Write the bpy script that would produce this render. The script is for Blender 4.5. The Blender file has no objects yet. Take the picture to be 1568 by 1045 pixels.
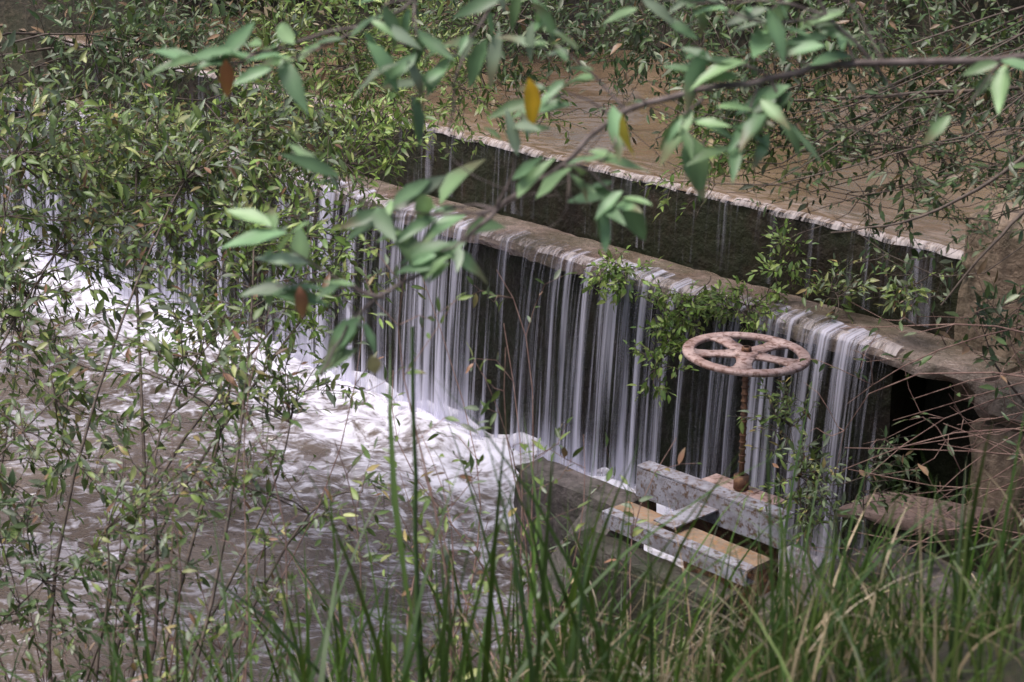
import bpy, math, random
import numpy as np
from mathutils import Vector, noise, Matrix
random.seed(7); rng=np.random.default_rng(7)
scene=bpy.context.scene
U=random.uniform
EX,EY=.679,-.734      # weir runs along this direction (s), upstream normal is (w)
def SW(s,w,z): return (EX*s-EY*w, 8.2+EY*s+EX*w, z)
def toSW(x,y): return EX*x+EY*(y-8.2), -EY*x+EX*(y-8.2)
def sm(x,a,b):
    t=np.clip((x-a)/(b-a),0,1); return t*t*(3-2*t)

# ------------------------------------------------------------- materials
def newmat(name):
    m=bpy.data.materials.new(name); m.use_nodes=True
    nt=m.node_tree; nt.nodes.clear()
    out=nt.nodes.new('ShaderNodeOutputMaterial')
    return m,nt,out
class NT:
    def __init__(s,nt): s.nt=nt
    def n(s,t,**k):
        nd=s.nt.nodes.new(t)
        for a,b in k.items():
            if a in nd.inputs.keys(): nd.inputs[a].default_value=b
            else: setattr(nd,a,b)
        return nd
    def l(s,a,b): s.nt.links.new(a,b)
    def coord(s,kind='Object',scale=(1,1,1),loc=(0,0,0)):
        t=s.n('ShaderNodeTexCoord'); m=s.n('ShaderNodeMapping')
        m.inputs['Scale'].default_value=scale; m.inputs['Location'].default_value=loc
        s.l(t.outputs[kind],m.inputs['Vector']); return m.outputs[0]
    def noise(s,vec,scale,detail=5,rough=.55,dist=0):
        t=s.n('ShaderNodeTexNoise'); t.inputs['Scale'].default_value=scale
        t.inputs['Detail'].default_value=detail; t.inputs['Roughness'].default_value=rough
        t.inputs['Distortion'].default_value=dist
        s.l(vec,t.inputs['Vector']); return t.outputs[0]
    def mr(s,v,a,b,c=0,d=1,smooth=False):
        r=s.n('ShaderNodeMapRange'); r.inputs[1].default_value=a; r.inputs[2].default_value=b
        r.inputs[3].default_value=c; r.inputs[4].default_value=d
        if smooth: r.interpolation_type='SMOOTHSTEP'
        s.l(v,r.inputs[0]); return r.outputs[0]
    def math(s,op,a,b):
        r=s.n('ShaderNodeMath',operation=op)
        for i,v in enumerate((a,b)):
            if isinstance(v,(int,float)): r.inputs[i].default_value=v
            else: s.l(v,r.inputs[i])
        return r.outputs[0]
    def mix(s,f,a,b):
        r=s.n('ShaderNodeMix',data_type='RGBA')
        for idx,v in ((0,f),(6,a),(7,b)):
            if isinstance(v,tuple): r.inputs[idx].default_value=(*v,1)
            elif isinstance(v,(int,float)): r.inputs[idx].default_value=v
            else: s.l(v,r.inputs[idx])
        return r.outputs[2]
    def bump(s,h,strength,dist=.01):
        b=s.n('ShaderNodeBump'); b.inputs['Distance'].default_value=dist
        if isinstance(strength,(int,float)): b.inputs['Strength'].default_value=strength
        else: s.l(strength,b.inputs['Strength'])
        s.l(h,b.inputs['Height']); return b.outputs[0]

def mat_concrete(name,c0,c1,moss=.5,mosscol=(.03,.045,.012),rough=.6,streak=True,spec=.5):
    m,nt,out=newmat(name); T=NT(nt)
    v=T.coord('Object'); vs=T.coord('Object',(9,9,1.1))
    n1=T.noise(v,3,8,.65); n2=T.noise(v,22,6,.6); n3=T.noise(vs,1.4,5,.6)
    base=T.mix(T.mr(n1,.35,.65),c0,c1)
    base=T.mix(T.math('MULTIPLY',T.mr(n2,.45,.7),.6),base,tuple(x*.35 for x in c0))
    if streak: base=T.mix(T.math('MULTIPLY',T.mr(n3,.45,.65),.7),base,(.010,.008,.006))
    mm=T.math('MULTIPLY',T.mr(T.noise(v,5,7,.7),.5-.25*moss,.62-.1*moss),min(1,moss*1.3))
    base=T.mix(mm,base,mosscol)
    p=T.n('ShaderNodeBsdfPrincipled'); T.l(base,p.inputs['Base Color']); p.inputs['Specular IOR Level'].default_value=spec
    T.l(T.mr(n2,.3,.7,rough-.2,rough+.2),p.inputs['Roughness'])
    T.l(T.bump(T.math('ADD',n2,n1),.8,.025),p.inputs['Normal'])
    T.l(p.outputs[0],out.inputs[0]); return m
def mat_leaf(name,rough=.42,trans=.28):
    m,nt,out=newmat(name); T=NT(nt)
    a=T.n('ShaderNodeAttribute',attribute_name='col')
    c=a.outputs['Color']
    p=T.n('ShaderNodeBsdfPrincipled'); T.l(c,p.inputs['Base Color']); p.inputs['Roughness'].default_value=rough
    p.inputs['Specular IOR Level'].default_value=.5
    tr=T.n('ShaderNodeBsdfTranslucent'); T.l(T.mix(.3,c,(.22,.29,.04)),tr.inputs[0])
    ms=T.n('ShaderNodeMixShader'); ms.inputs[0].default_value=trans
    T.l(p.outputs[0],ms.inputs[1]); T.l(tr.outputs[0],ms.inputs[2]); T.l(ms.outputs[0],out.inputs[0]); return m
def mat_bark(name,c0,c1):
    m,nt,out=newmat(name); T=NT(nt); v=T.coord('Object')
    n=T.noise(v,40,3); c=T.mix(T.mr(n,.35,.65),c0,c1)
    p=T.n('ShaderNodeBsdfPrincipled'); T.l(c,p.inputs['Base Color']); p.inputs['Roughness'].default_value=.7
    T.l(p.outputs[0],out.inputs[0]); return m
def mat_ground():
    m,nt,out=newmat('soil_and_litter'); T=NT(nt); v=T.coord('Object')
    n1=T.noise(v,1.5,8,.7); n2=T.noise(v,30,6,.7)
    c=T.mix(T.mr(n1,.4,.6),(.022,.017,.011),(.032,.033,.015)); c=T.mix(T.mr(n2,.5,.7),c,(.09,.07,.045))
    p=T.n('ShaderNodeBsdfPrincipled'); T.l(c,p.inputs['Base Color']); p.inputs['Roughness'].default_value=.85
    T.l(T.bump(n2,.9,.03),p.inputs['Normal']); T.l(p.outputs[0],out.inputs[0]); return m
def mat_pond():
    m,nt,out=newmat('muddy_pond_water'); T=NT(nt); v=T.coord('UV'); vf=T.coord('Object',(1,1.4,1))
    c=T.mix(T.mr(T.noise(v,1.3,4),.35,.65),(.115,.075,.044),(.19,.13,.082))
    # thin bright film of water sliding over the crest
    tc=T.n('ShaderNodeTexCoord'); sx=T.n('ShaderNodeSeparateXYZ'); T.l(tc.outputs['UV'],sx.inputs[0])
    edge=T.math('MULTIPLY',T.mr(sx.outputs[1],.62,.27),T.mr(T.noise(T.coord('UV',(3,9,1)),3,4),.45,.7))
    c=T.mix(T.math('MULTIPLY',edge,.8),c,(.44,.35,.31))
    p=T.n('ShaderNodeBsdfPrincipled'); T.l(c,p.inputs['Base Color']); p.inputs['Roughness'].default_value=.05
    p.inputs['IOR'].default_value=1.45
    h=T.math('ADD',T.noise(vf,3.0,3,.5,.6),T.math('MULTIPLY',T.noise(vf,14,3),.2))
    T.l(T.bump(h,.45,.035),p.inputs['Normal']); T.l(p.outputs[0],out.inputs[0]); return m
def mat_pool():
    m,nt,out=newmat('pool_water'); T=NT(nt)
    v=T.coord('UV'); vs=T.coord('UV',(1,1.7,1)); vo=T.coord('Object',(1,1.5,1))
    tc=T.n('ShaderNodeTexCoord'); sx=T.n('ShaderNodeSeparateXYZ'); T.l(tc.outputs['UV'],sx.inputs[0])
    near=T.math('POWER',T.mr(sx.outputs[1],-1.7,-.15),1.6)
    near=T.math('MULTIPLY',near,T.mr(sx.outputs[0],1.75,1.35))
    patch=T.noise(v,1.1,3,.5,.6); mid=T.noise(vs,3.2,4,.6,2.2); fine=T.noise(vo,13,3,.55,.9); big=T.noise(vo,1.6,3,.5,.8)
    f=T.math('ADD',T.math('MULTIPLY',near,T.mr(patch,.3,.6,.55,.95)),T.math('ADD',T.math('MULTIPLY',T.math('SUBTRACT',mid,.5),1.9),T.math('MULTIPLY',T.math('SUBTRACT',fine,.5),1.1)))
    foam=T.mr(f,.12,1.0,0,1,True)
    c=T.mix(T.mr(patch,.35,.65),(.085,.064,.052),(.16,.128,.11))
    rip_reflect=T.math('MULTIPLY',T.mr(T.math('ADD',fine,T.math('MULTIPLY',big,.9)),.92,1.16,0,1,True),.55)  # pale lilac ripple reflections, painted into the water colour
    c=T.mix(rip_reflect,c,(.46,.44,.50))
    c=T.mix(foam,c,(.76,.75,.86))
    p=T.n('ShaderNodeBsdfPrincipled'); T.l(c,p.inputs['Base Color']); p.inputs['IOR'].default_value=1.5
    T.l(T.mr(foam,0,1,.08,.6),p.inputs['Roughness'])
    h=T.math('ADD',T.noise(vs,4.5,3,.5,1.2),T.math('MULTIPLY',fine,.4))
    T.l(T.bump(h,T.mr(foam,0,.8,.55,.1),.06),p.inputs['Normal']); T.l(p.outputs[0],out.inputs[0]); return m
def mat_fall(name,lo,hi,maxa=.9,sc=1.0,wt=(.6,.9,.4),c=(.72,.71,.85),spread=0):
    m,nt,out=newmat(name); T=NT(nt)
    a1=T.noise(T.coord('UV',(1.9*sc,.2,1)),1,2,.5,.3)
    a2=T.noise(T.coord('UV',(17*sc,.4,1),(3,1,0)),1,2,.55,.3)
    a3=T.noise(T.coord('UV',(60*sc,1.2,1),(7,2,0)),1,2,.6)
    f=T.math('ADD',T.math('MULTIPLY',a1,wt[0]),T.math('ADD',T.math('MULTIPLY',a2,wt[1]),T.math('MULTIPLY',a3,wt[2])))
    if spread:
        tc=T.n('ShaderNodeTexCoord'); sx=T.n('ShaderNodeSeparateXYZ'); T.l(tc.outputs['UV'],sx.inputs[0])
        f=T.math('ADD',f,T.math('MULTIPLY',T.mr(sx.outputs[1],.75,1.0),spread))
    al=T.mr(f,lo,hi,0,maxa,True)
    d=T.n('ShaderNodeBsdfPrincipled'); d.inputs['Base Color'].default_value=(*c,1); d.inputs['Roughness'].default_value=.4
    tl=T.n('ShaderNodeBsdfTranslucent'); tl.inputs[0].default_value=(*c,1)
    m1=T.n('ShaderNodeMixShader'); m1.inputs[0].default_value=.3; T.l(d.outputs[0],m1.inputs[1]); T.l(tl.outputs[0],m1.inputs[2])
    tp=T.n('ShaderNodeBsdfTransparent'); ms=T.n('ShaderNodeMixShader')
    T.l(al,ms.inputs[0]); T.l(tp.outputs[0],ms.inputs[1]); T.l(m1.outputs[0],ms.inputs[2]); T.l(ms.outputs[0],out.inputs[0]); return m
def mat_paint(name,c0,c1,c2,rough=.55):
    m,nt,out=newmat(name); T=NT(nt); v=T.coord('Object')
    n=T.noise(v,12,8,.7); n2=T.noise(v,45,5,.7)
    c=T.mix(T.mr(n,.42,.58),c0,c1); c=T.mix(T.mr(n2,.49,.62),c,c2)
    p=T.n('ShaderNodeBsdfPrincipled'); T.l(c,p.inputs['Base Color']); p.inputs['Roughness'].default_value=rough
    T.l(T.bump(n2,.5,.004),p.inputs['Normal']); T.l(p.outputs[0],out.inputs[0]); return m

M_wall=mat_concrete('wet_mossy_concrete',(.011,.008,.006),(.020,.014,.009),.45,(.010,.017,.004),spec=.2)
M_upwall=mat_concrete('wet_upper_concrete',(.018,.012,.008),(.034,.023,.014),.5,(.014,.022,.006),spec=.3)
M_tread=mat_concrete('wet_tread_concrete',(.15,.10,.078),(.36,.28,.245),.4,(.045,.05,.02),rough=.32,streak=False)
M_pier=mat_concrete('pier_concrete',(.22,.155,.11),(.34,.25,.18),.15,rough=.7)
M_block=mat_concrete('grey_concrete',(.085,.07,.068),(.20,.165,.16),.2)
M_dark=mat_concrete('dark_concrete',(.03,.024,.02),(.055,.044,.036),.3)  # darker concrete tone for the chamber front
M_leaf=mat_leaf('leaf'); M_grass=mat_leaf('grass_blade',.5,.3)
M_bark=mat_bark('twig_bark',(.05,.035,.028),(.13,.095,.075))
M_grey=mat_bark('grey_branch_bark',(.07,.05,.045),(.19,.15,.14))
M_red=mat_bark('reddish_twig_bark',(.12,.06,.05),(.25,.16,.13))
M_ground=mat_ground(); M_pond=mat_pond(); M_pool=mat_pool()
M_fall=mat_fall('falling_water',.90,1.17,.94,spread=.14)
M_fall2=mat_fall('falling_water_thin',.97,1.25,.55,1.3,spread=.1)
M_rise=mat_fall('trickling_water',.98,1.35,.4,1.5)
M_lip=mat_fall('lip_foam',.80,1.15,.85,1.4,(.6,.8,.5),(.62,.55,.55))

M_wheel=mat_paint('faded_pink_paint',(.46,.34,.32),(.33,.22,.20),(.14,.07,.05))
M_rust=mat_paint('rusty_iron',(.13,.06,.035),(.07,.037,.025),(.22,.11,.055),.7)
M_steel=mat_paint('weathered_steel',(.34,.34,.40),(.22,.21,.24),(.12,.075,.05),.4)
M_plank=mat_paint('stained_plank',(.30,.22,.16),(.19,.14,.10),(.30,.16,.08),.6)

# ------------------------------------------------------------- mesh helpers
def empty(name,loc=(0,0,0)):
    o=bpy.data.objects.new(name,None); scene.collection.objects.link(o); return o
def mesh_np(name,V,F,mat,parent=None,col=None,uv=None,smooth=True,sharp=None):
    me=bpy.data.meshes.new(name); V=np.asarray(V,dtype=np.float32)
    me.vertices.add(len(V)); me.vertices.foreach_set('co',V.ravel())
    F=[np.asarray(f,dtype=np.int32) for f in F if len(f)]
    tot=sum(f.size for f in F); npoly=sum(len(f) for f in F)
    me.loops.add(tot); me.loops.foreach_set('vertex_index',np.concatenate([f.ravel() for f in F]))
    me.polygons.add(npoly)
    sizes=np.concatenate([np.full(len(f),f.shape[1]) for f in F]); st=np.concatenate([[0],np.cumsum(sizes)[:-1]])
    me.polygons.foreach_set('loop_start',st.astype(np.int32))
    me.update(calc_edges=True); me.validate()
    if smooth: me.polygons.foreach_set('use_smooth',np.ones(len(me.polygons),dtype=bool))
    if sharp: me.set_sharp_from_angle(angle=sharp)
    if col is not None:
        a=me.color_attributes.new('col','FLOAT_COLOR','POINT')
        c=np.ones((len(V),4),dtype=np.float32); c[:,:3]=col; a.data.foreach_set('color',c.ravel())
    if uv is not None:
        u=me.uv_layers.new(name='UVMap'); li=np.empty(len(me.loops),dtype=np.int32); me.loops.foreach_get('vertex_index',li)
        u.data.foreach_set('uv',np.asarray(uv,dtype=np.float32)[li].ravel())
    me.materials.append(mat); o=bpy.data.objects.new(name,me); scene.collection.objects.link(o)
    if parent: o.parent=parent
    return o
def grid_mesh(name,S,W,fn,mat,parent=None,uvfn=None):
    A,B=np.meshgrid(S,W,indexing='ij'); X,Y,Z=fn(A,B)
    V=np.stack([X.ravel(),Y.ravel(),Z.ravel()],1); n,m=len(S),len(W)
    i=np.arange(n*m).reshape(n,m)
    F=np.stack([i[:-1,:-1].ravel(),i[1:,:-1].ravel(),i[1:,1:].ravel(),i[:-1,1:].ravel()],1)
    uv=np.stack([A.ravel(),B.ravel()],1) if uvfn is None else uvfn(A,B)
    return mesh_np(name,V,[F],mat,parent,uv=uv)
def block(name,s0,s1,w0,w1,z0,z1,mat,parent=None,step=.05,chip=.008,rough=.006,zf=None,shift=None):
    """chipped, slightly uneven block in weir coordinates"""
    n=[max(2,int(round((b-a)/step))) for a,b in ((s0,s1),(w0,w1),(z0,z1))]
    n=[min(k,160) for k in n]; idx={}; V=[]; F=[]
    def vid(i,j,k):
        key=(i,j,k)
        if key not in idx:
            ext=[i in(0,n[0]),j in(0,n[1]),k in(0,n[2])]
            p=[s0+(s1-s0)*i/n[0],w0+(w1-w0)*j/n[1],z0+(z1-z0)*k/n[2]]
            if zf: p[2]=z0+(zf(p[0],p[1])-z0)*k/n[2]
            if shift: p=list(shift(*p))
            nv=Vector((p[0]*7+z1,p[1]*7,p[2]*7)); q=noise.noise(nv); q2=noise.noise(nv*4)
            if sum(ext)>=2:
                c=chip*(.6+1.6*max(0,q2)+1.5*max(0,q))
                for a,(ii,nn) in enumerate(((i,n[0]),(j,n[1]),(k,n[2]))):
                    if ext[a]: p[a]+=c if ii==0 else -c
            for a,(ii,nn) in enumerate(((i,n[0]),(j,n[1]),(k,n[2]))):
                if ext[a]: p[a]+=rough*(q+.5*q2)
            idx[key]=len(V); V.append(SW(*p))
        return idx[key]
    for i in range(n[0]):
        for j in range(n[1]):
            F.append((vid(i,j,0),vid(i,j+1,0),vid(i+1,j+1,0),vid(i+1,j,0)))
            k=n[2]; F.append((vid(i,j,k),vid(i+1,j,k),vid(i+1,j+1,k),vid(i,j+1,k)))
    for i in range(n[0]):
        for k in range(n[2]):
            F.append((vid(i,0,k),vid(i+1,0,k),vid(i+1,0,k+1),vid(i,0,k+1)))
            j=n[1]; F.append((vid(i,j,k),vid(i,j,k+1),vid(i+1,j,k+1),vid(i+1,j,k)))
    for j in range(n[1]):
        for k in range(n[2]):
            F.append((vid(0,j,k),vid(0,j,k+1),vid(0,j+1,k+1),vid(0,j+1,k)))
            i=n[0]; F.append((vid(i,j,k),vid(i,j+1,k),vid(i,j+1,k+1),vid(i,j,k+1)))
    return mesh_np(name,V,[np.array(F)],mat,parent,sharp=math.radians(32))

class Tubes:
    def __init__(s): s.V=[]; s.F=[]; s.n=0
    def add(s,pts,r0,r1,sides=5):
        pts=[Vector(p) for p in pts]; k=len(pts)
        for i,p in enumerate(pts):
            d=(pts[min(i+1,k-1)]-pts[max(i-1,0)]).normalized()
            a=d.cross(Vector((0.3,.2,1))).normalized(); b=d.cross(a)
            r=r0+(r1-r0)*i/(k-1)
            for j in range(sides):
                t=2*math.pi*j/sides; s.V.append(p+a*(r*math.cos(t))+b*(r*math.sin(t)))
        for i in range(k-1):
            for j in range(sides):
                j2=(j+1)%sides
                s.F.append((s.n+i*sides+j,s.n+i*sides+j2,s.n+(i+1)*sides+j2,s.n+(i+1)*sides+j))
        s.n+=k*sides
    def build(s,name,mat,parent):
        if s.V: return mesh_np(name,[tuple(v) for v in s.V],[np.array(s.F)],mat,parent)

TT=np.array([0,.22,.5,.78,1, .22,.5,.78, .22,.5,.78]); TY=np.array([0,0,0,0,0,.40,.5,.28,-.40,-.5,-.28])
TZ=np.array([0,0,0,0,0,.14,.18,.1,.14,.18,.1])
TRI=np.array([(0,1,5),(0,8,1),(3,4,7),(3,10,4)])
TQ=np.array([(1,2,6,5),(2,3,7,6),(1,8,9,2),(2,9,10,3)])
class Leaves:
    def __init__(s): s.L=[]
    def add(s,p,d,n,ln,wd,c,curl=.12): s.L.append((*p,*d,*n,ln,wd,*c,curl))
    def build(s,name,mat,parent):
        A=np.array(s.L); P=A[:,0:3];D=A[:,3:6];N=A[:,6:9];ln=A[:,9:10];wd=A[:,10:11];C=A[:,11:14];cu=A[:,14:15]
        D/=np.linalg.norm(D,axis=1,keepdims=True)+1e-9
        S=np.cross(D,N); S/=np.linalg.norm(S,axis=1,keepdims=True)+1e-9; N=np.cross(S,D)
        wob=rng.normal(0,.06,(len(A),11)); bend=rng.normal(0,.10,(len(A),1))
        V=P[:,None]+(TT[None]*ln)[...,None]*D[:,None]+(TY[None]*wd+bend*ln*TT[None]**2)[...,None]*S[:,None]+((TZ[None]+wob)*wd-cu*(TT**2)[None]*ln)[...,None]*N[:,None]
        rib=np.where(TY==0,1.25,.92)[None,:]*rng.uniform(.85,1.15,(len(A),11)); col=C[:,None]*rib[...,None]
        br=(rng.random(len(A))<.14)[:,None]*np.where(TT>.7,.7,0)[None]
        col=col*(1-br[...,None])+np.array((.16,.11,.06))*br[...,None]
        off=(np.arange(len(A))*11)[:,None,None]
        return mesh_np(name,V.reshape(-1,3),[(TRI[None]+off).reshape(-1,3),(TQ[None]+off).reshape(-1,4)],mat,parent,col=col.reshape(-1,3),smooth=False)
def rv(s=1): return Vector((random.gauss(0,s),random.gauss(0,s),random.gauss(0,s)))
def curve(a,b,n=7,wob=.06,sag=0):
    a=Vector(a);b=Vector(b);L=(b-a).length; o1=rv(wob*L);o2=rv(wob*L);pts=[]
    for i in range(n):
        t=i/(n-1); p=a.lerp(b,t)+o1*math.sin(math.pi*t)+o2*math.sin(2*math.pi*t)*.6
        p.z+=sag*L*math.sin(math.pi*t); pts.append(p)
    return pts
def spline(P,m=6):
    P=[Vector(p) for p in P]; Q=[P[0]*2-P[1]]+P+[P[-1]*2-P[-2]]; out=[]
    for i in range(1,len(Q)-2):
        for k in range(m):
            t=k/m;a,b,c,d=Q[i-1:i+3]
            out.append(.5*((2*b)+(c-a)*t+(2*a-5*b+4*c-d)*t*t+(3*b-a-3*c+d)*t**3))
    out.append(P[-1]); return [o+rv(.0015) for o in out]
def palette(kind):
    r=random.random()
    if kind=='shrub':
        if r<.38: c=(.095,.15,.045)
        elif r<.60: c=(.17,.235,.065)
        elif r<.84: c=(.17,.21,.14)
        elif r<.935: c=(.30,.33,.12)
        elif r<.965: c=(.34,.27,.11)
        else: c=(.24,.13,.08)
    elif kind=='big':
        if r<.5: c=(.15,.26,.13)
        elif r<.85: c=(.19,.30,.14)
        else: c=(.25,.32,.22)
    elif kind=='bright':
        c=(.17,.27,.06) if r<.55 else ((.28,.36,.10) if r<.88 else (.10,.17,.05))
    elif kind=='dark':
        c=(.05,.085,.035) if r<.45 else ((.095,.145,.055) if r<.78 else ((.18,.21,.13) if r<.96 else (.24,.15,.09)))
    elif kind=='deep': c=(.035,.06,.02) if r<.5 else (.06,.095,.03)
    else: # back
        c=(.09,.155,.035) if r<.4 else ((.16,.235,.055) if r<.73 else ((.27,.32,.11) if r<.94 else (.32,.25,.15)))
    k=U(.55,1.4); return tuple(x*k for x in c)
def leafy(pts,Lv,leaf,kind,ratio=.34,gap=.55,start=.15,up=.8):
    """alternate leaves along a twig"""
    tot=sum((pts[i+1]-pts[i]).length for i in range(len(pts)-1)); n=max(2,int(tot/(leaf*gap))); k=len(pts)-1
    for q in range(n+1):
        t=start+(1-start)*q/n; f=t*k; i=min(int(f),k-1); p=pts[i].lerp(pts[i+1],f-i)
        d=(pts[i+1]-pts[i]).normalized(); side=rv().cross(d).normalized()
        if q==n: dd=d+rv(.2)
        else: dd=d*U(.3,.9)+side*U(.6,1.0)+Vector((0,0,U(-.35,.25)))
        dd.normalize(); nn=Vector((U(-up,up),U(-up,up)-.25,1))
        l=leaf*U(.4,1.2); Lv.add(p,dd,nn,l,l*ratio*U(.7,1.25),palette(kind),U(-.02,.28))
def clump(Tb,Lv,root,c,r,n,leaf,kind,ratio=.32,gap=.6,tw=(.2,.45),stem=.007):
    c=Vector(c)
    q=c+Vector((U(-.5,.5)*r[0],U(-.5,.5)*r[1],U(-.5,.5)*r[2]))
    rt=Vector(root)+rv(.06); st=curve(rt,q,12,.06,.05); Tb.add(st,stem,stem*.3,5)
    for b in range(n):
        while True:
            o=Vector((U(-1,1),U(-1,1),U(-1,1)))
            if o.length<1: break
        e=c+Vector((o.x*r[0],o.y*r[1],o.z*r[2]))
        base=min(st[5:],key=lambda p:(p-e).length)
        d=(e-base); 
        if d.length>tw[1]*1.5:
            mid=base.lerp(e,.55); Tb.add(curve(base,mid,5,.06),stem*.28,.0016,3)
            base2=mid
        else: base2=base
        d=(e-base2)
        if d.length<tw[0]: e=base2+d.normalized()*U(*tw) if d.length>1e-4 else base2+rv(.2)
        tp=curve(base2,e,6,.1,U(-.1,.12)); Tb.add(tp,.0018+leaf*.012,.0009,3)
        leafy(tp,Lv,leaf,kind,ratio,gap,.2)
        for z in range(2):
            i=random.randint(2,4); dd=(tp[i+1]-tp[i]).normalized()+rv(.5); dd.normalize()
            t2=curve(tp[i],tp[i]+dd*U(tw[0],tw[1])*.6,4,.1); Tb.add(t2,.0014,.0007,3)
            leafy(t2,Lv,leaf*U(.6,1),kind,ratio,gap,.1)
def plant(name,specs,barkmat=None,extra=None):
    e=empty(name); Tb=Tubes(); Lv=Leaves()
    for sp in specs: clump(Tb,Lv,**sp)
    if extra: extra(Tb,Lv)
    Tb.build('stems',barkmat or M_bark,e)
    if Lv.L: Lv.build('foliage',M_leaf,e)
    return e

# ------------------------------------------------------------- terrain
def shore_up(s): return 1.5+3.2*sm(s,-2.6,.6)
def H(x,y):
    s,w=toSW(x,y); wig=.12*np.sin(1.7*s+.6*w)+.08*np.sin(3.1*w-1.1*s)
    sn=1.9+.75*sm(w,-1.7,-.9)+wig*.5
    right=np.where(s<sn,-.5+.55*sm(s,sn-.5,sn),.05+np.minimum((.6-.22*sm(w,-2.4,-1.3))*(s-sn),1.5))
    left=-.5+2.2*sm(-s,4.4,6.5)
    down=np.maximum(right,left)
    up=.7+np.maximum.reduce([.85*sm(s,2.5,3.1),.9*sm(w-shore_up(s)+wig,-.3,.6),1.0*sm(-s,4.0,4.8)])
    up=up+.5*sm(w,6,20)
    t=sm(w,.05,.3); z=down*(1-t)+up*t
    return z+.02*np.sin(5*x+3*y)+.015*np.sin(11*x-7*y)
g=np.sinh(np.linspace(-6.2,6.2,280))/np.sinh(6.2)*240
grid_mesh('ground',g,g+7,lambda X,Y:(X,Y,H(X,Y)),M_ground)

# ------------------------------------------------------------- waters
def poolf(A,B):
    Z=np.zeros_like(A)
    for k in range(A.shape[0]):
        for j in range(A.shape[1]):
            s,w=A[k,j],B[k,j]; am=.02+.045*math.exp(w/.5)
            e=math.exp(-((w+.2)/.14)**2)*min(1,max(0,(1.5-s)/.3))
            Z[k,j]=am*(noise.noise((s*3.5,w*6,0))+.45*noise.noise((s*9,w*13,3)))+e*(.03+.04*noise.noise((s*6,w*6,1)))
    X,Y,_=SW(A,B,0); return X,Y,Z
S=np.concatenate([np.linspace(-40,-5.2,20),np.linspace(-5,3.5,330)]); W=np.concatenate([np.linspace(-60,-5,25),np.linspace(-4.8,-1,110),np.linspace(-.97,.04,50)])
grid_mesh('pool_water',S,W,poolf,M_pool)
def pondf(A,B):
    X,Y,_=SW(A,B,0); drop=-.012*np.clip((.33-B)/.06,0,1)**2
    return X,Y,1.266+drop+.004*np.sin(A*5+B*3)+.003*np.sin(B*17+A*2)
grid_mesh('pond_water',np.linspace(-5.2,3.1,140),np.linspace(.268,9,160),pondf,M_pond)

weir=empty('stone_weir')
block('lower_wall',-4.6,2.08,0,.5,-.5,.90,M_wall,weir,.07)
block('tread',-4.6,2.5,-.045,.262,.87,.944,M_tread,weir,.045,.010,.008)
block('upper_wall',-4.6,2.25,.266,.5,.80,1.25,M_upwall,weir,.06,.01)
block('culvert_back',2.09,2.7,.19,.262,-.3,.862,M_wall,weir,.06,.01)
pier=empty('concrete_abutment')
block('upper_block',2.2,3.1,.18,.9,.7,1.45,M_pier,pier,.05,.018,.013)
block('ledge',2.505,4.4,-.12,.178,.8,.95,M_tread,pier,.05,.015,.01)
block('retaining_wall',2.47,4.4,-.09,.17,-.3,.797,M_pier,pier,.06,.012,.014)

fall=empty('waterfall')
def fallf(off,thr):
    def f(A,B):
        w=np.where(B<.08,-.05+.10*(1-B/.08),-.055-off-thr*np.sqrt(np.clip(B-.08,0,1)))
        w=w+.012*np.sin(A*9+2*off*100)+.01*np.sin(A*31)+.008*np.sin(A*71)
        z=np.where(B<.08,.962-.012*(B/.08)**2,.95-(B-.08)/.92*.97)
        X,Y,_=SW(A,w,0); return X,Y,z+.003*np.sin(A*40)
    return f
Sf=np.linspace(-4.5,2.10,620); Bf=np.concatenate([np.linspace(0,.08,4),np.linspace(.1,1,14)])
grid_mesh('main_sheet',Sf,Bf,fallf(0,.09),M_fall,fall)
grid_mesh('outer_strands',Sf,Bf,fallf(.02,.13),M_fall2,fall,uvfn=lambda A,B:np.stack([A.ravel()+31.3,B.ravel()],1))
def risef(A,B):
    w=np.where(B<.15,.30-.045*B/.15,.255-.02*np.sqrt(np.clip(B-.15,0,1))); z=np.where(B<.15,1.272-.02*(B/.15)**2,1.25-(B-.15)/.85*.29)
    X,Y,_=SW(A,w,0); return X,Y,z
grid_mesh('upper_trickle',np.linspace(-4.5,2.19,400),np.linspace(0,1,14),risef,M_rise,fall)
def lipf(z0,w0,wd):
    def f(A,B):
        w=w0+wd*.6-wd*B; z=z0+.008-.025*B**3+.003*np.sin(A*23)
        X,Y,_=SW(A,w+.006*np.sin(A*13)+.004*np.sin(A*47),0); return X,Y,z
    return f
grid_mesh('upper_lip',np.linspace(-4.5,2.19,400),np.linspace(0,1,6),lipf(1.264,.268,.036),M_lip,fall)
grid_mesh('lower_lip',np.linspace(-4.5,2.12,400),np.linspace(0,1,6),lipf(.950,-.03,.05),M_lip,fall)

# ------------------------------------------------------------- sluice structure
sl=empty('concrete_sluice_walls')
block('front_wall',.93,1.5,-.86,-.69,-.4,.37,M_block,sl,.04,.010,.008)
block('sloping_buttress',1.34,1.52,-1.3,-.864,-.4,.3,M_block,sl,.035,.010,.008,zf=lambda s,w:.34+(w+.864)*.8)
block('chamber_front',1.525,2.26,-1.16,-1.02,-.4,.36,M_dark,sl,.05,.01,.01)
block('side_wall',2.27,2.45,-1.0,-.13,-.3,.34,M_block,sl,.045,.015,.012)
block('wing_wall',2.46,3.6,-.66,-.45,-.3,.44,M_block,sl,.045,.015,.012)
block('loose_slab',2.15,2.62,-.40,-.14,.40,.44,mat_paint('pink_stone',(.27,.19,.165),(.21,.14,.12),(.10,.07,.055),.7),sl,.04,.006,.006,shift=lambda s,w,z:(s,w+.1*(s-2.12),z+.12*(s-2.12)))

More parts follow.
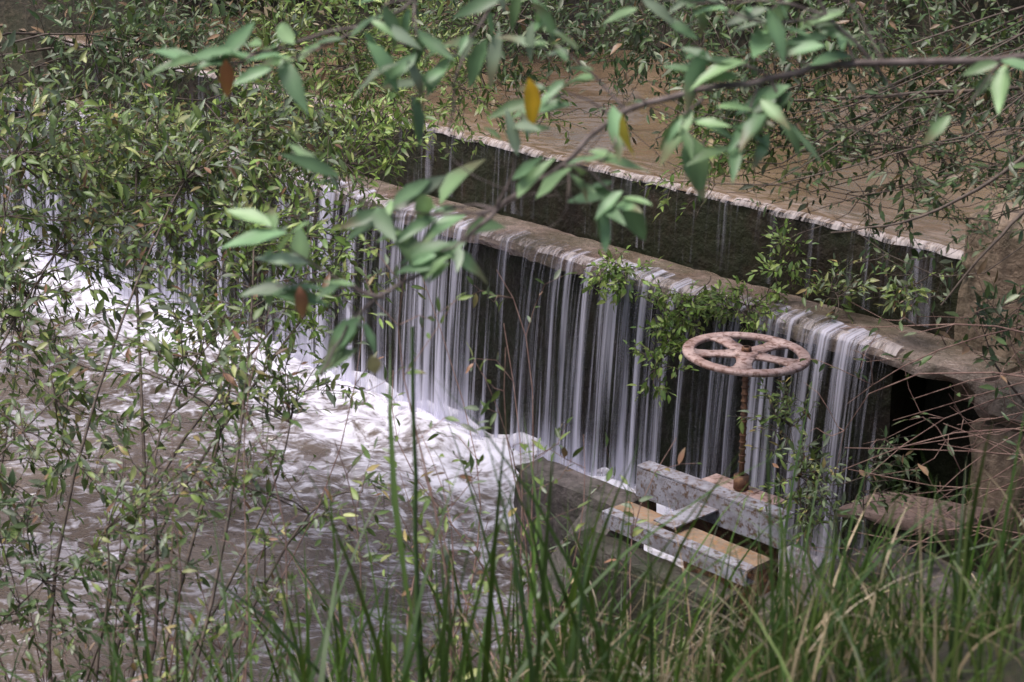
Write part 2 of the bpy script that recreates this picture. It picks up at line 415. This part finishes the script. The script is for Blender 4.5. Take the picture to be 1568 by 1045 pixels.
gate=empty('sluice_gate')
def beam(name,s0,s1,w,z,mat,hh=.11,fl=.06,tilt=0):
    sh=lambda a,b,c:(a,b+tilt*(a-s0),c)
    block(name,s0,s1,w,w+.008,z-hh,z-.008,mat,gate,.05,.001,.001,shift=sh)
    block(name+'_top_flange',s0,s1,w,w+fl,z-.007,z+.003,mat,gate,.03,.001,.001,shift=sh)
    block(name+'_bottom_flange',s0,s1,w+.01,w+fl,z-hh,z-hh+.008,mat,gate,.04,.001,.001,shift=sh)
beam('rear_channel',1.50,2.18,-.76,.51,M_steel,.12,.07,.03)
beam('front_channel',1.60,2.28,-1.04,.44,M_steel,.06,.05)
block('plank',1.58,2.26,-.985,-.88,.40,.43,M_plank,gate,.04,.002,.003)
block('cross_plate',1.80,1.90,-.985,-.75,.45,.458,M_steel,gate,.04,.001,.001)
block('end_post',1.505,1.55,-.745,-.69,.2,.50,M_rust,gate,.04,.003,.002)
block('gate_plate',1.66,2.10,-.665,-.64,-.1,.47,M_rust,gate,.05,.003,.004)
block('gate_head',1.72,2.06,-.69,-.56,.478,.495,M_wheel,gate,.04,.004,.002)
wc=Vector(SW(1.89,-.62,1.015))
def cyl(name,c,r,z0,z1,mat,n=20):
    V=[];F=[]
    for z in (z0,z1):
        for i in range(n):
            t=2*math.pi*i/n; V.append((c[0]+r*math.cos(t),c[1]+r*math.sin(t),z))
    for i in range(n): F.append((i,(i+1)%n,n+(i+1)%n,n+i))
    V+= [(c[0],c[1],z0),(c[0],c[1],z1)]; T3=[]
    for i in range(n): T3+= [((i+1)%n,i,2*n),(n+i,n+(i+1)%n,2*n+1)]
    return mesh_np(name,V,[np.array(F),np.array(T3)],mat,gate,smooth=False)
cyl('spindle',wc,.010,.48,1.04,M_rust); cyl('spindle_collar',wc,.028,.5,.55,M_rust); cyl('spindle_nut',wc,.018,1.024,1.04,M_rust,6)
for i in range(14): cyl('thread_%d'%i,wc,.013,.60+i*.026,.606+i*.026,M_rust,10)
def wheel():
    V=[];F=[];n=72
    tilt=Matrix.Rotation(math.radians(2.5),3,'Y')
    def add(p): V.append(tuple(tilt@Vector(p)+wc)); return len(V)-1
    prof=[(.184,-.006),(.184,.005),(.190,.008),(.220,.008),(.226,.004),(.226,-.007),(.222,-.010),(.190,-.010)]
    ids=[[add((r*math.cos(2*math.pi*i/n),r*math.sin(2*math.pi*i/n),z)) for r,z in prof] for i in range(n)]
    k=len(prof)
    for i in range(n):
        for j in range(k): F.append((ids[i][j],ids[i][(j+1)%k],ids[(i+1)%n][(j+1)%k],ids[(i+1)%n][j]))
    hp=[(.012,.010),(.038,.010),(.044,.006),(.044,-.014),(.012,-.014)]
    hi=[[add((r*math.cos(2*math.pi*i/24),r*math.sin(2*math.pi*i/24),z)) for r,z in hp] for i in range(24)]
    for i in range(24):
        for j in range(5): F.append((hi[i][j],hi[i][(j+1)%5],hi[(i+1)%24][(j+1)%5],hi[(i+1)%24][j]))
    for q in range(5):
        a=2*math.pi*q/5+.75; ca,sa=math.cos(a),math.sin(a); rings=[]
        for r,hw in ((.030,.042),(.07,.030),(.12,.026),(.165,.034),(.190,.056)):
            rings.append([add((r*ca-o*sa,r*sa+o*ca,z)) for o,z in ((-hw,-.006),(hw,-.006),(hw,.004),(-hw,.004))])
        for i in range(4):
            for j in range(4): F.append((rings[i][j],rings[i][(j+1)%4],rings[i+1][(j+1)%4],rings[i+1][j]))
    mesh_np('handwheel',V,[np.array(F)],M_wheel,gate,smooth=False)
wheel()

# ------------------------------------------------------------- foliage
def sp(root,c,r,n,leaf,kind,**k): return dict(root=root,c=c,r=r,n=n,leaf=leaf,kind=kind,**k)
RL=(-1.9,4.3,.4); RM=(-1.0,4.1,.5); RF=(-2.5,6.6,1.6)
plant('riverside_shrub',[
 sp(RL,(-1.44,5.87,1.83),(.42,.5,.32),52,.058,'shrub'), sp(RL,(-1.50,5.74,1.46),(.36,.5,.3),40,.058,'shrub'),
 sp(RL,(-1.40,5.14,1.20),(.32,.4,.3),32,.056,'shrub'), sp(RL,(-1.22,4.6,1.0),(.35,.35,.28),26,.05,'dark'),
 sp(RM,(-1.03,5.81,1.72),(.36,.5,.27),50,.056,'shrub'), sp(RM,(-.93,5.22,1.46),(.28,.4,.24),30,.056,'shrub'),
 sp(RM,(-1.25,6.5,1.70),(.42,.4,.26),46,.056,'bright'), sp(RL,(-1.75,6.3,1.45),(.35,.4,.25),30,.056,'dark'),
 sp(RM,(-.93,4.62,1.22),(.30,.3,.26),15,.045,'shrub')])
plant('riverside_shrub',[
 sp(RM,(-.82,6.3,1.76),(.34,.5,.24),50,.056,'shrub'), sp(RM,(-.66,5.27,1.66),(.22,.35,.18),26,.054,'bright'),
 sp(RM,(-.56,6.75,1.68),(.22,.4,.16),30,.05,'bright'), sp(RM,(-.68,5.17,1.34),(.2,.3,.18),14,.046,'shrub'),
 sp(RM,(-.78,6.0,1.56),(.28,.35,.18),30,.052,'shrub'),
 sp(RM,(-.5,4.6,1.12),(.22,.3,.18),10,.04,'shrub')])
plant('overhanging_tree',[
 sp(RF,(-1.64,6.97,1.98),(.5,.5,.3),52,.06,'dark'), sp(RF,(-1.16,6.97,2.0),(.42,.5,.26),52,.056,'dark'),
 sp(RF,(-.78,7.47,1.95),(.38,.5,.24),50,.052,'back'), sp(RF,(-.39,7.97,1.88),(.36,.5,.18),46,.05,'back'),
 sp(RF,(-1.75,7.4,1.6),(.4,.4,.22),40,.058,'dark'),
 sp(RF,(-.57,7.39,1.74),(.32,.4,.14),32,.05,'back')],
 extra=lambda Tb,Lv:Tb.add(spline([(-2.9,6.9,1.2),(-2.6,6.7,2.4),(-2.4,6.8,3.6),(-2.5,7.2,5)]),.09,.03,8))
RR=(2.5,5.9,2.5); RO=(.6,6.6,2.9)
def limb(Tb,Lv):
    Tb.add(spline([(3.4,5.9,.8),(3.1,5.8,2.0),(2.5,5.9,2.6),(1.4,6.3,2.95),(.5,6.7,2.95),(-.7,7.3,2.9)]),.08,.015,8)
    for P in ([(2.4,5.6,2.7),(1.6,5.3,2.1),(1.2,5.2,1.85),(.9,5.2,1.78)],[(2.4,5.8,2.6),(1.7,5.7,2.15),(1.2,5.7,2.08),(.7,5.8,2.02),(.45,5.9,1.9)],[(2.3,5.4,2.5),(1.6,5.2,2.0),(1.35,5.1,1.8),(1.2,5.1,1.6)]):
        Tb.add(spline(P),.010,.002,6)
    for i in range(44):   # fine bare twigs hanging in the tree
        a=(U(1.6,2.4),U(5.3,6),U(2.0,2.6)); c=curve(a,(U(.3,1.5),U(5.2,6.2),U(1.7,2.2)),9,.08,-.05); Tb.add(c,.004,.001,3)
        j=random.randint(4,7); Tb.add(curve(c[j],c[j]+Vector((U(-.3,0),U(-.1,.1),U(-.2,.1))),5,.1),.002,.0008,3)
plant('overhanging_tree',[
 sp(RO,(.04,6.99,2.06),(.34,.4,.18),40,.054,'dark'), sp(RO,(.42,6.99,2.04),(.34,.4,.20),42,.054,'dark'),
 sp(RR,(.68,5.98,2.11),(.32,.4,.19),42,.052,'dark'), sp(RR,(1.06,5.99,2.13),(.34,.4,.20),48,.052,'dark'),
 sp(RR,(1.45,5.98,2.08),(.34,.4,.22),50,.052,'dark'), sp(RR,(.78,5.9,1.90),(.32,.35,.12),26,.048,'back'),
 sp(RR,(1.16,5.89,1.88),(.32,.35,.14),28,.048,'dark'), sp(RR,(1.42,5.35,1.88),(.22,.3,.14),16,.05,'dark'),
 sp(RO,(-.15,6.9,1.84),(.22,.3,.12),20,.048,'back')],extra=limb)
plant('weir_plant',[sp((.50,7.7,.93),(.43,7.55,.94),(.15,.14,.10),24,.042,'bright',ratio=.42,tw=(.06,.15),stem=.003),
 sp((.6,7.6,.93),(.60,7.08,.78),(.13,.1,.15),26,.042,'bright',ratio=.42,tw=(.06,.15),stem=.003)])
plant('weir_plant',[sp((.75,7.45,.93),(.68,7.24,.92),(.18,.12,.11),38,.042,'bright',ratio=.42,tw=(.06,.15),stem=.003),
 sp((.95,7.3,.93),(.90,7.08,.98),(.18,.12,.09),32,.040,'bright',ratio=.4,tw=(.06,.15),stem=.003)])
plant('weir_plant',[sp((1.1,7.25,.93),(1.065,7.22,1.13),(.08,.08,.15),20,.043,'bright',ratio=.4,tw=(.06,.12),stem=.003),
 sp((1.3,7.0,.93),(1.27,6.98,1.07),(.13,.12,.12),18,.046,'shrub',tw=(.06,.15),stem=.003),
 sp((1.5,6.75,.93),(1.47,6.7,1.13),(.14,.12,.1),14,.058,'shrub',tw=(.08,.2),stem=.003)])
plant('sluice_shrub',[sp((1.15,5.8,.3),(.92,6.1,.90),(.10,.15,.14),12,.042,'shrub',tw=(.08,.2),stem=.004),
 sp((1.15,5.8,.3),(1.0,5.95,.72),(.12,.12,.18),28,.044,'shrub',tw=(.08,.2),stem=.004),
 sp((1.15,5.8,.3),(1.22,5.8,.80),(.12,.12,.14),14,.044,'dark',tw=(.08,.2),stem=.004),
 sp((1.9,6.2,.9),(1.64,6.1,1.22),(.14,.2,.12),12,.06,'dark',tw=(.1,.25),stem=.005)])
def bare(Tb,Lv):
    for i in range(26):
        e=Vector((U(.95,1.55),U(4.8,5.6),U(.75,1.45))); c=curve((2.0+U(-.1,.4),4.9+U(-.3,.6),.8+U(-.2,.9)),e,10,.08,U(0,.2)); Tb.add(c,.004,.0012,4)
        for k in range(4):
            j=random.randint(3,8); t=curve(c[j],c[j]+Vector((-U(.05,.25),U(-.1,.1),U(-.15,.2))),5,.12); Tb.add(t,.0018,.0008,3)
            if random.random()<.4: leafy(t,Lv,.05,'dark',gap=1.2)
plant('bare_twig_bush',[],M_red,bare)
def stems(Tb,Lv):
    for i in range(56):
        x=U(-1.7,.2); y=U(3.6,4.6); z=float(H(np.array(x),np.array(y))); c=curve((x,y,max(z,0)),(x+U(-.35,.35),y+U(0,.8),z+U(.5,1.3)),10,.05); Tb.add(c,.0035,.001,4)
        for k in range(6):
            j=random.randint(2,8); t=curve(c[j],c[j]+Vector((U(-.15,.15),U(-.1,.1),U(0,.18))),4,.1); Tb.add(t,.0014,.0007,3)
            leafy(t,Lv,.042,'shrub',gap=.9)
plant('bank_sapling',[],M_red,stems)
# near branch with big leaves
def near(Tb,Lv):
    main=spline([(1.15,2.98,2.71),(.80,2.99,2.67),(.55,2.99,2.66),(.405,2.98,2.64),(.18,2.96,2.59),(.078,2.93,2.51),(-.025,2.91,2.445),(-.107,2.885,2.367),(-.23,2.865,2.30),(-.30,2.83,2.2)])
    Tb.add(main,.0068,.002,7)
    def twig(a,b,n=3,leaf=.092,kind='big'):
        c=curve(a,b,6,.08); Tb.add(c,.0026,.0012,5)
        d=(c[-1]-c[-2]).normalized()
        for q in range(int(n*1.5)+3):
            t=c[-1] if q<n else c[random.randint(2,4)]
            dd=d*U(.1,.9)+Vector((U(-1,1),U(-.5,.5),U(-.4,.35))); dd.normalize()
            l=leaf*U(.4,1.2); Lv.add(t+rv(.012),dd,Vector((U(-.5,.5),U(-1.2,.0),1)),l,l*U(.26,.36),palette(kind),U(.05,.4))
    for a,b,n in [((-.025,2.91,2.445),(-.2,2.91,2.43),7),((-.025,2.91,2.445),(-.11,2.86,2.39),5),((.078,2.93,2.51),(.17,2.9,2.47),5),((.078,2.93,2.51),(.12,2.9,2.52),3),
        ((.405,2.98,2.64),(.35,2.93,2.54),4),((.405,2.98,2.64),(.29,2.98,2.67),5),((.18,2.96,2.59),(.06,3.0,2.69),5),((.18,2.96,2.59),(.06,2.96,2.61),4),
        ((-.2,2.87,2.31),(-.38,2.9,2.40),4),((-.23,2.865,2.30),(-.25,2.85,2.26),2),((-.2,2.87,2.31),(-.37,2.87,2.33),2),((-.025,2.91,2.445),(-.28,2.93,2.49),3),
        ((.55,2.99,2.66),(.5,3.0,2.72),4),((.80,2.99,2.67),(.72,2.97,2.60),2),((.3,2.97,2.61),(.27,2.95,2.56),4),((-.025,2.91,2.445),(.0,2.9,2.56),3),((.405,2.98,2.64),(.42,2.95,2.57),3)]:
        twig(a,b,n)
    for i in range(12):   # thin leafless side twigs
        j=random.randint(8,len(main)-4); Tb.add(curve(main[j],main[j]+Vector((U(-.25,.1),U(-.1,.1),U(-.15,.15))),6,.12),.0016,.0007,4)
    b2=spline([(-.05,3.1,3.0),(-.15,3.02,2.76),(-.31,3.0,2.70),(-.45,2.98,2.665)]); Tb.add(b2,.004,.0015,5)
    twig(b2[-4],(-.48,2.98,2.66),4,.09); twig(b2[8],(-.36,2.98,2.67),4,.09); twig(b2[6],(-.15,2.98,2.66),4,.08); twig(b2[6],(-.22,2.98,2.72),4,.08)
    b3=spline([(.1,3.1,3.0),(.0,3.05,2.8),(-.08,3.0,2.66),(-.1,2.98,2.55)]); Tb.add(b3,.004,.0015,5)
    twig(b3[10],(-.16,3.0,2.6),3,.08); twig(b3[6],(.05,3.0,2.74),4,.08); twig(b3[6],(-.06,3.0,2.72),4,.08)
    b4=spline([(.5,3.1,3.0),(.47,3.0,2.78),(.56,3.0,2.67),(.62,3.0,2.60)]); Tb.add(b4,.0045,.0015,5)
    twig(b4[6],(.40,3.0,2.74),4,.08); twig(b4[8],(.3,3.0,2.76),4,.08); twig(b4[8],(.2,3.02,2.76),3,.08)
    Lv.add((.025,2.90,2.655),(.35,0,-1),(-.3,-1,.2),.085,.028,(.72,.42,.03),.1)
    Lv.add((.17,2.90,2.60),(.1,0,-1),(-.8,-.6,.2),.07,.022,(.30,.25,.03),.1)
    Lv.add((-.44,2.92,2.68),(.0,0,-1),(.3,-1,.1),.065,.025,(.28,.09,.05),.3)
    Lv.add((-.33,2.84,2.34),(.1,0,-1),(.3,-1,.1),.06,.022,(.30,.13,.08),.3)
    Lv.add((-.22,2.83,2.23),(.2,0,-1),(.3,-1,.1),.035,.025,(.42,.36,.18),.3)
plant('leafy_branch',[],M_grey,near)
def far():
    L=[]
    for i in range(20):
        s=-5.8+i*.42+U(-.1,.1); w=float(shore_up(np.array(s)))+U(-.1,.7); x,y,_=SW(s,w,0)
        L.append(sp((x,y+.5,1.5),(x,y,1.62+U(0,.5)),(.6,.6,.45),38,.09,random.choice(('back','dark')),tw=(.25,.55),gap=.45))
    return L
plant('far_bank_bush',far())
# woodland added unseen beyond the pond, so its reflection darkens the water
def woodland(Tb,Lv):
    for i in range(15):
        x=-12+i*1.9+U(-.6,.6); y=16.5+U(-1,4)+abs(x)*.15; h=U(6,9.5); z0=float(H(np.array(x),np.array(y)))-.1
        tr=curve((x,y,z0),(x+U(-.6,.6),y+U(-.6,.6),h),10,.03); Tb.add(tr,.16,.03,7)
        for b in range(16):
            j=random.randint(2,9); e=tr[j]+Vector((U(-2,2),U(-2,2),U(-.3,1.4))); c=curve(tr[j],e,6,.08); Tb.add(c,.04,.008,4)
            for q in range(60):
                p=c[random.randint(2,5)]+rv(.38); d=rv(); d.z*=.5; l=U(.18,.34)
                Lv.add(p,d,Vector((U(-.8,.8),U(-.8,.8),1)),l,l*.5,palette('deep'),.2)
plant('added_woodland_tree',[],None,woodland)

# ------------------------------------------------------------- grass
def blades(name,n,xr,yr,lr,wr,cols,lean=.35,cond=None,parent=None,cl=.5):
    x=rng.uniform(*xr,n); y=rng.uniform(*yr,n); z=H(x,y); s,w=toSW(x,y)
    keep=z>.03
    if cond is not None: keep&=cond(x,y,s,w)
    cc=np.sin(x*7+np.sin(y*5)*2)*np.sin(y*8+np.sin(x*6)*2); keep&=(rng.random(n)<1.15-cl+cl*cc)
    x,y,z=x[keep],y[keep],z[keep]; n=len(x); L=rng.uniform(*lr,n)*rng.uniform(.7,1.1,n); wd=rng.uniform(*wr,n)
    a=rng.uniform(0,2*np.pi,n); b=np.abs(rng.normal(0,lean,n)); k=7; t=np.linspace(0,1,k)
    dx,dy=np.cos(a),np.sin(a)
    out=b[:,None]*L[:,None]*t**2+.05*L[:,None]*t; up=L[:,None]*(t-.35*np.minimum(b,1.4)[:,None]*t**2.5)
    px=x[:,None]+dx[:,None]*out; py=y[:,None]+dy[:,None]*out; pz=z[:,None]-.03+up
    fa=rng.uniform(0,2*np.pi,n); sx,sy=np.cos(fa),np.sin(fa); hw=(wd[:,None]/2)*(1-t**2.2)*np.where(t<.1,.7,1)
    V=np.empty((n,k,2,3)); 
    for q,sg in ((0,-1),(1,1)):
        V[:,:,q,0]=px+sg*sx[:,None]*hw; V[:,:,q,1]=py+sg*sy[:,None]*hw; V[:,:,q,2]=pz
    f=np.array([(2*i,2*i+1,2*i+3,2*i+2) for i in range(k-1)]); F=(f[None]+(np.arange(n)*2*k)[:,None,None]).reshape(-1,4)
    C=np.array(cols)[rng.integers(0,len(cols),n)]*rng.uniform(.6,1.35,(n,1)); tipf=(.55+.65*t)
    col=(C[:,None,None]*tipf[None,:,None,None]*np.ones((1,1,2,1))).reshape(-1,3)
    return mesh_np(name,V.reshape(-1,3),[F],M_grass,parent,col=col)
G=[(.05,.105,.02),(.08,.155,.025),(.04,.08,.02),(.14,.20,.05)]; ST=[(.42,.33,.21),(.26,.18,.11),(.50,.42,.31)]
gr=empty('bank_grass')
lw=lambda x,y,s,w:(s>1.95)&((x<.3)|(y<4.0))
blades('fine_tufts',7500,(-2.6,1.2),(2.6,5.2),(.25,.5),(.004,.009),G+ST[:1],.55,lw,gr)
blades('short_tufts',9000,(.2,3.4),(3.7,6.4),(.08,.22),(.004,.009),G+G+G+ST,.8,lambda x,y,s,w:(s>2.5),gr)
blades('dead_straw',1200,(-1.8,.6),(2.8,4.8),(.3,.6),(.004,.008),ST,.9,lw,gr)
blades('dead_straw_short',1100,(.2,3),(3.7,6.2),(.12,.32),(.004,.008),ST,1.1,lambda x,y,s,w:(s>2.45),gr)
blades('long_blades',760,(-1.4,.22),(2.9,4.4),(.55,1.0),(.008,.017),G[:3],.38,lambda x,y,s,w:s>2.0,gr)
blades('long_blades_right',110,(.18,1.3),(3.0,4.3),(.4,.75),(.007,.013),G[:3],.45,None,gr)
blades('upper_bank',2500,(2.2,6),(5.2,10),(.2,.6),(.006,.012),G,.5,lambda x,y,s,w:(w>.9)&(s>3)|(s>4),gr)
def reed():
    e=empty('tall_reed'); Tb=Tubes(); z=float(H(np.array(-.16),np.array(3.2)))
    pts=spline([(-.165,3.2,z-.02),(-.172,3.2,1.4),(-.176,3.22,1.8),(-.18,3.25,2.14)]); Tb.add(pts,.006,.0035,6); Tb.build('stalk',mat_bark('reed_green',(.03,.065,.015),(.05,.10,.022)),e)
    Lv=Leaves()
    for i,(dx,l) in enumerate(((.25,.5),(-.3,.45),(.4,.35),(-.2,.55))): Lv.add(pts[2+2*i],(dx,.1,1),(dx*2,-.5,.2),l,.014,(.08,.14,.035),.25)
    Lv.build('blades',M_leaf,e)
reed()

# ------------------------------------------------------------- light, world, camera
w=bpy.data.worlds.new('World'); scene.world=w; w.use_nodes=True; nt=w.node_tree; nt.nodes.clear()
EL,AZ=68,-110
o=nt.nodes.new('ShaderNodeOutputWorld'); b=nt.nodes.new('ShaderNodeBackground'); sk=nt.nodes.new('ShaderNodeTexSky')
sk.sky_type='NISHITA'; sk.sun_disc=False; sk.sun_elevation=math.radians(EL); sk.sun_rotation=math.radians(AZ); sk.dust_density=5; sk.air_density=1.0
b.inputs[1].default_value=.15; nt.links.new(sk.outputs[0],b.inputs[0]); nt.links.new(b.outputs[0],o.inputs[0])
sd=bpy.data.lights.new('sun','SUN'); sd.energy=3.7; sd.angle=math.radians(28); sd.color=(1,.95,.93)
so=bpy.data.objects.new('sun',sd); scene.collection.objects.link(so)
el,az=math.radians(EL),math.radians(AZ); dv=Vector((math.sin(az)*math.cos(el),math.cos(az)*math.cos(el),math.sin(el)))
so.rotation_euler=dv.to_track_quat('Z','Y').to_euler()
cd=bpy.data.cameras.new('camera'); co=bpy.data.objects.new('camera',cd); scene.collection.objects.link(co)
co.location=(0,0,3.2); co.rotation_euler=(math.radians(90-18.5),0,0); cd.lens=67.2; cd.sensor_width=36; cd.clip_end=1000; cd.clip_start=.05
cd.dof.use_dof=True; cd.dof.focus_distance=7.3; cd.dof.aperture_fstop=5.6
scene.camera=co
scene.view_settings.view_transform='Standard'; scene.view_settings.look='None'; scene.view_settings.exposure=0
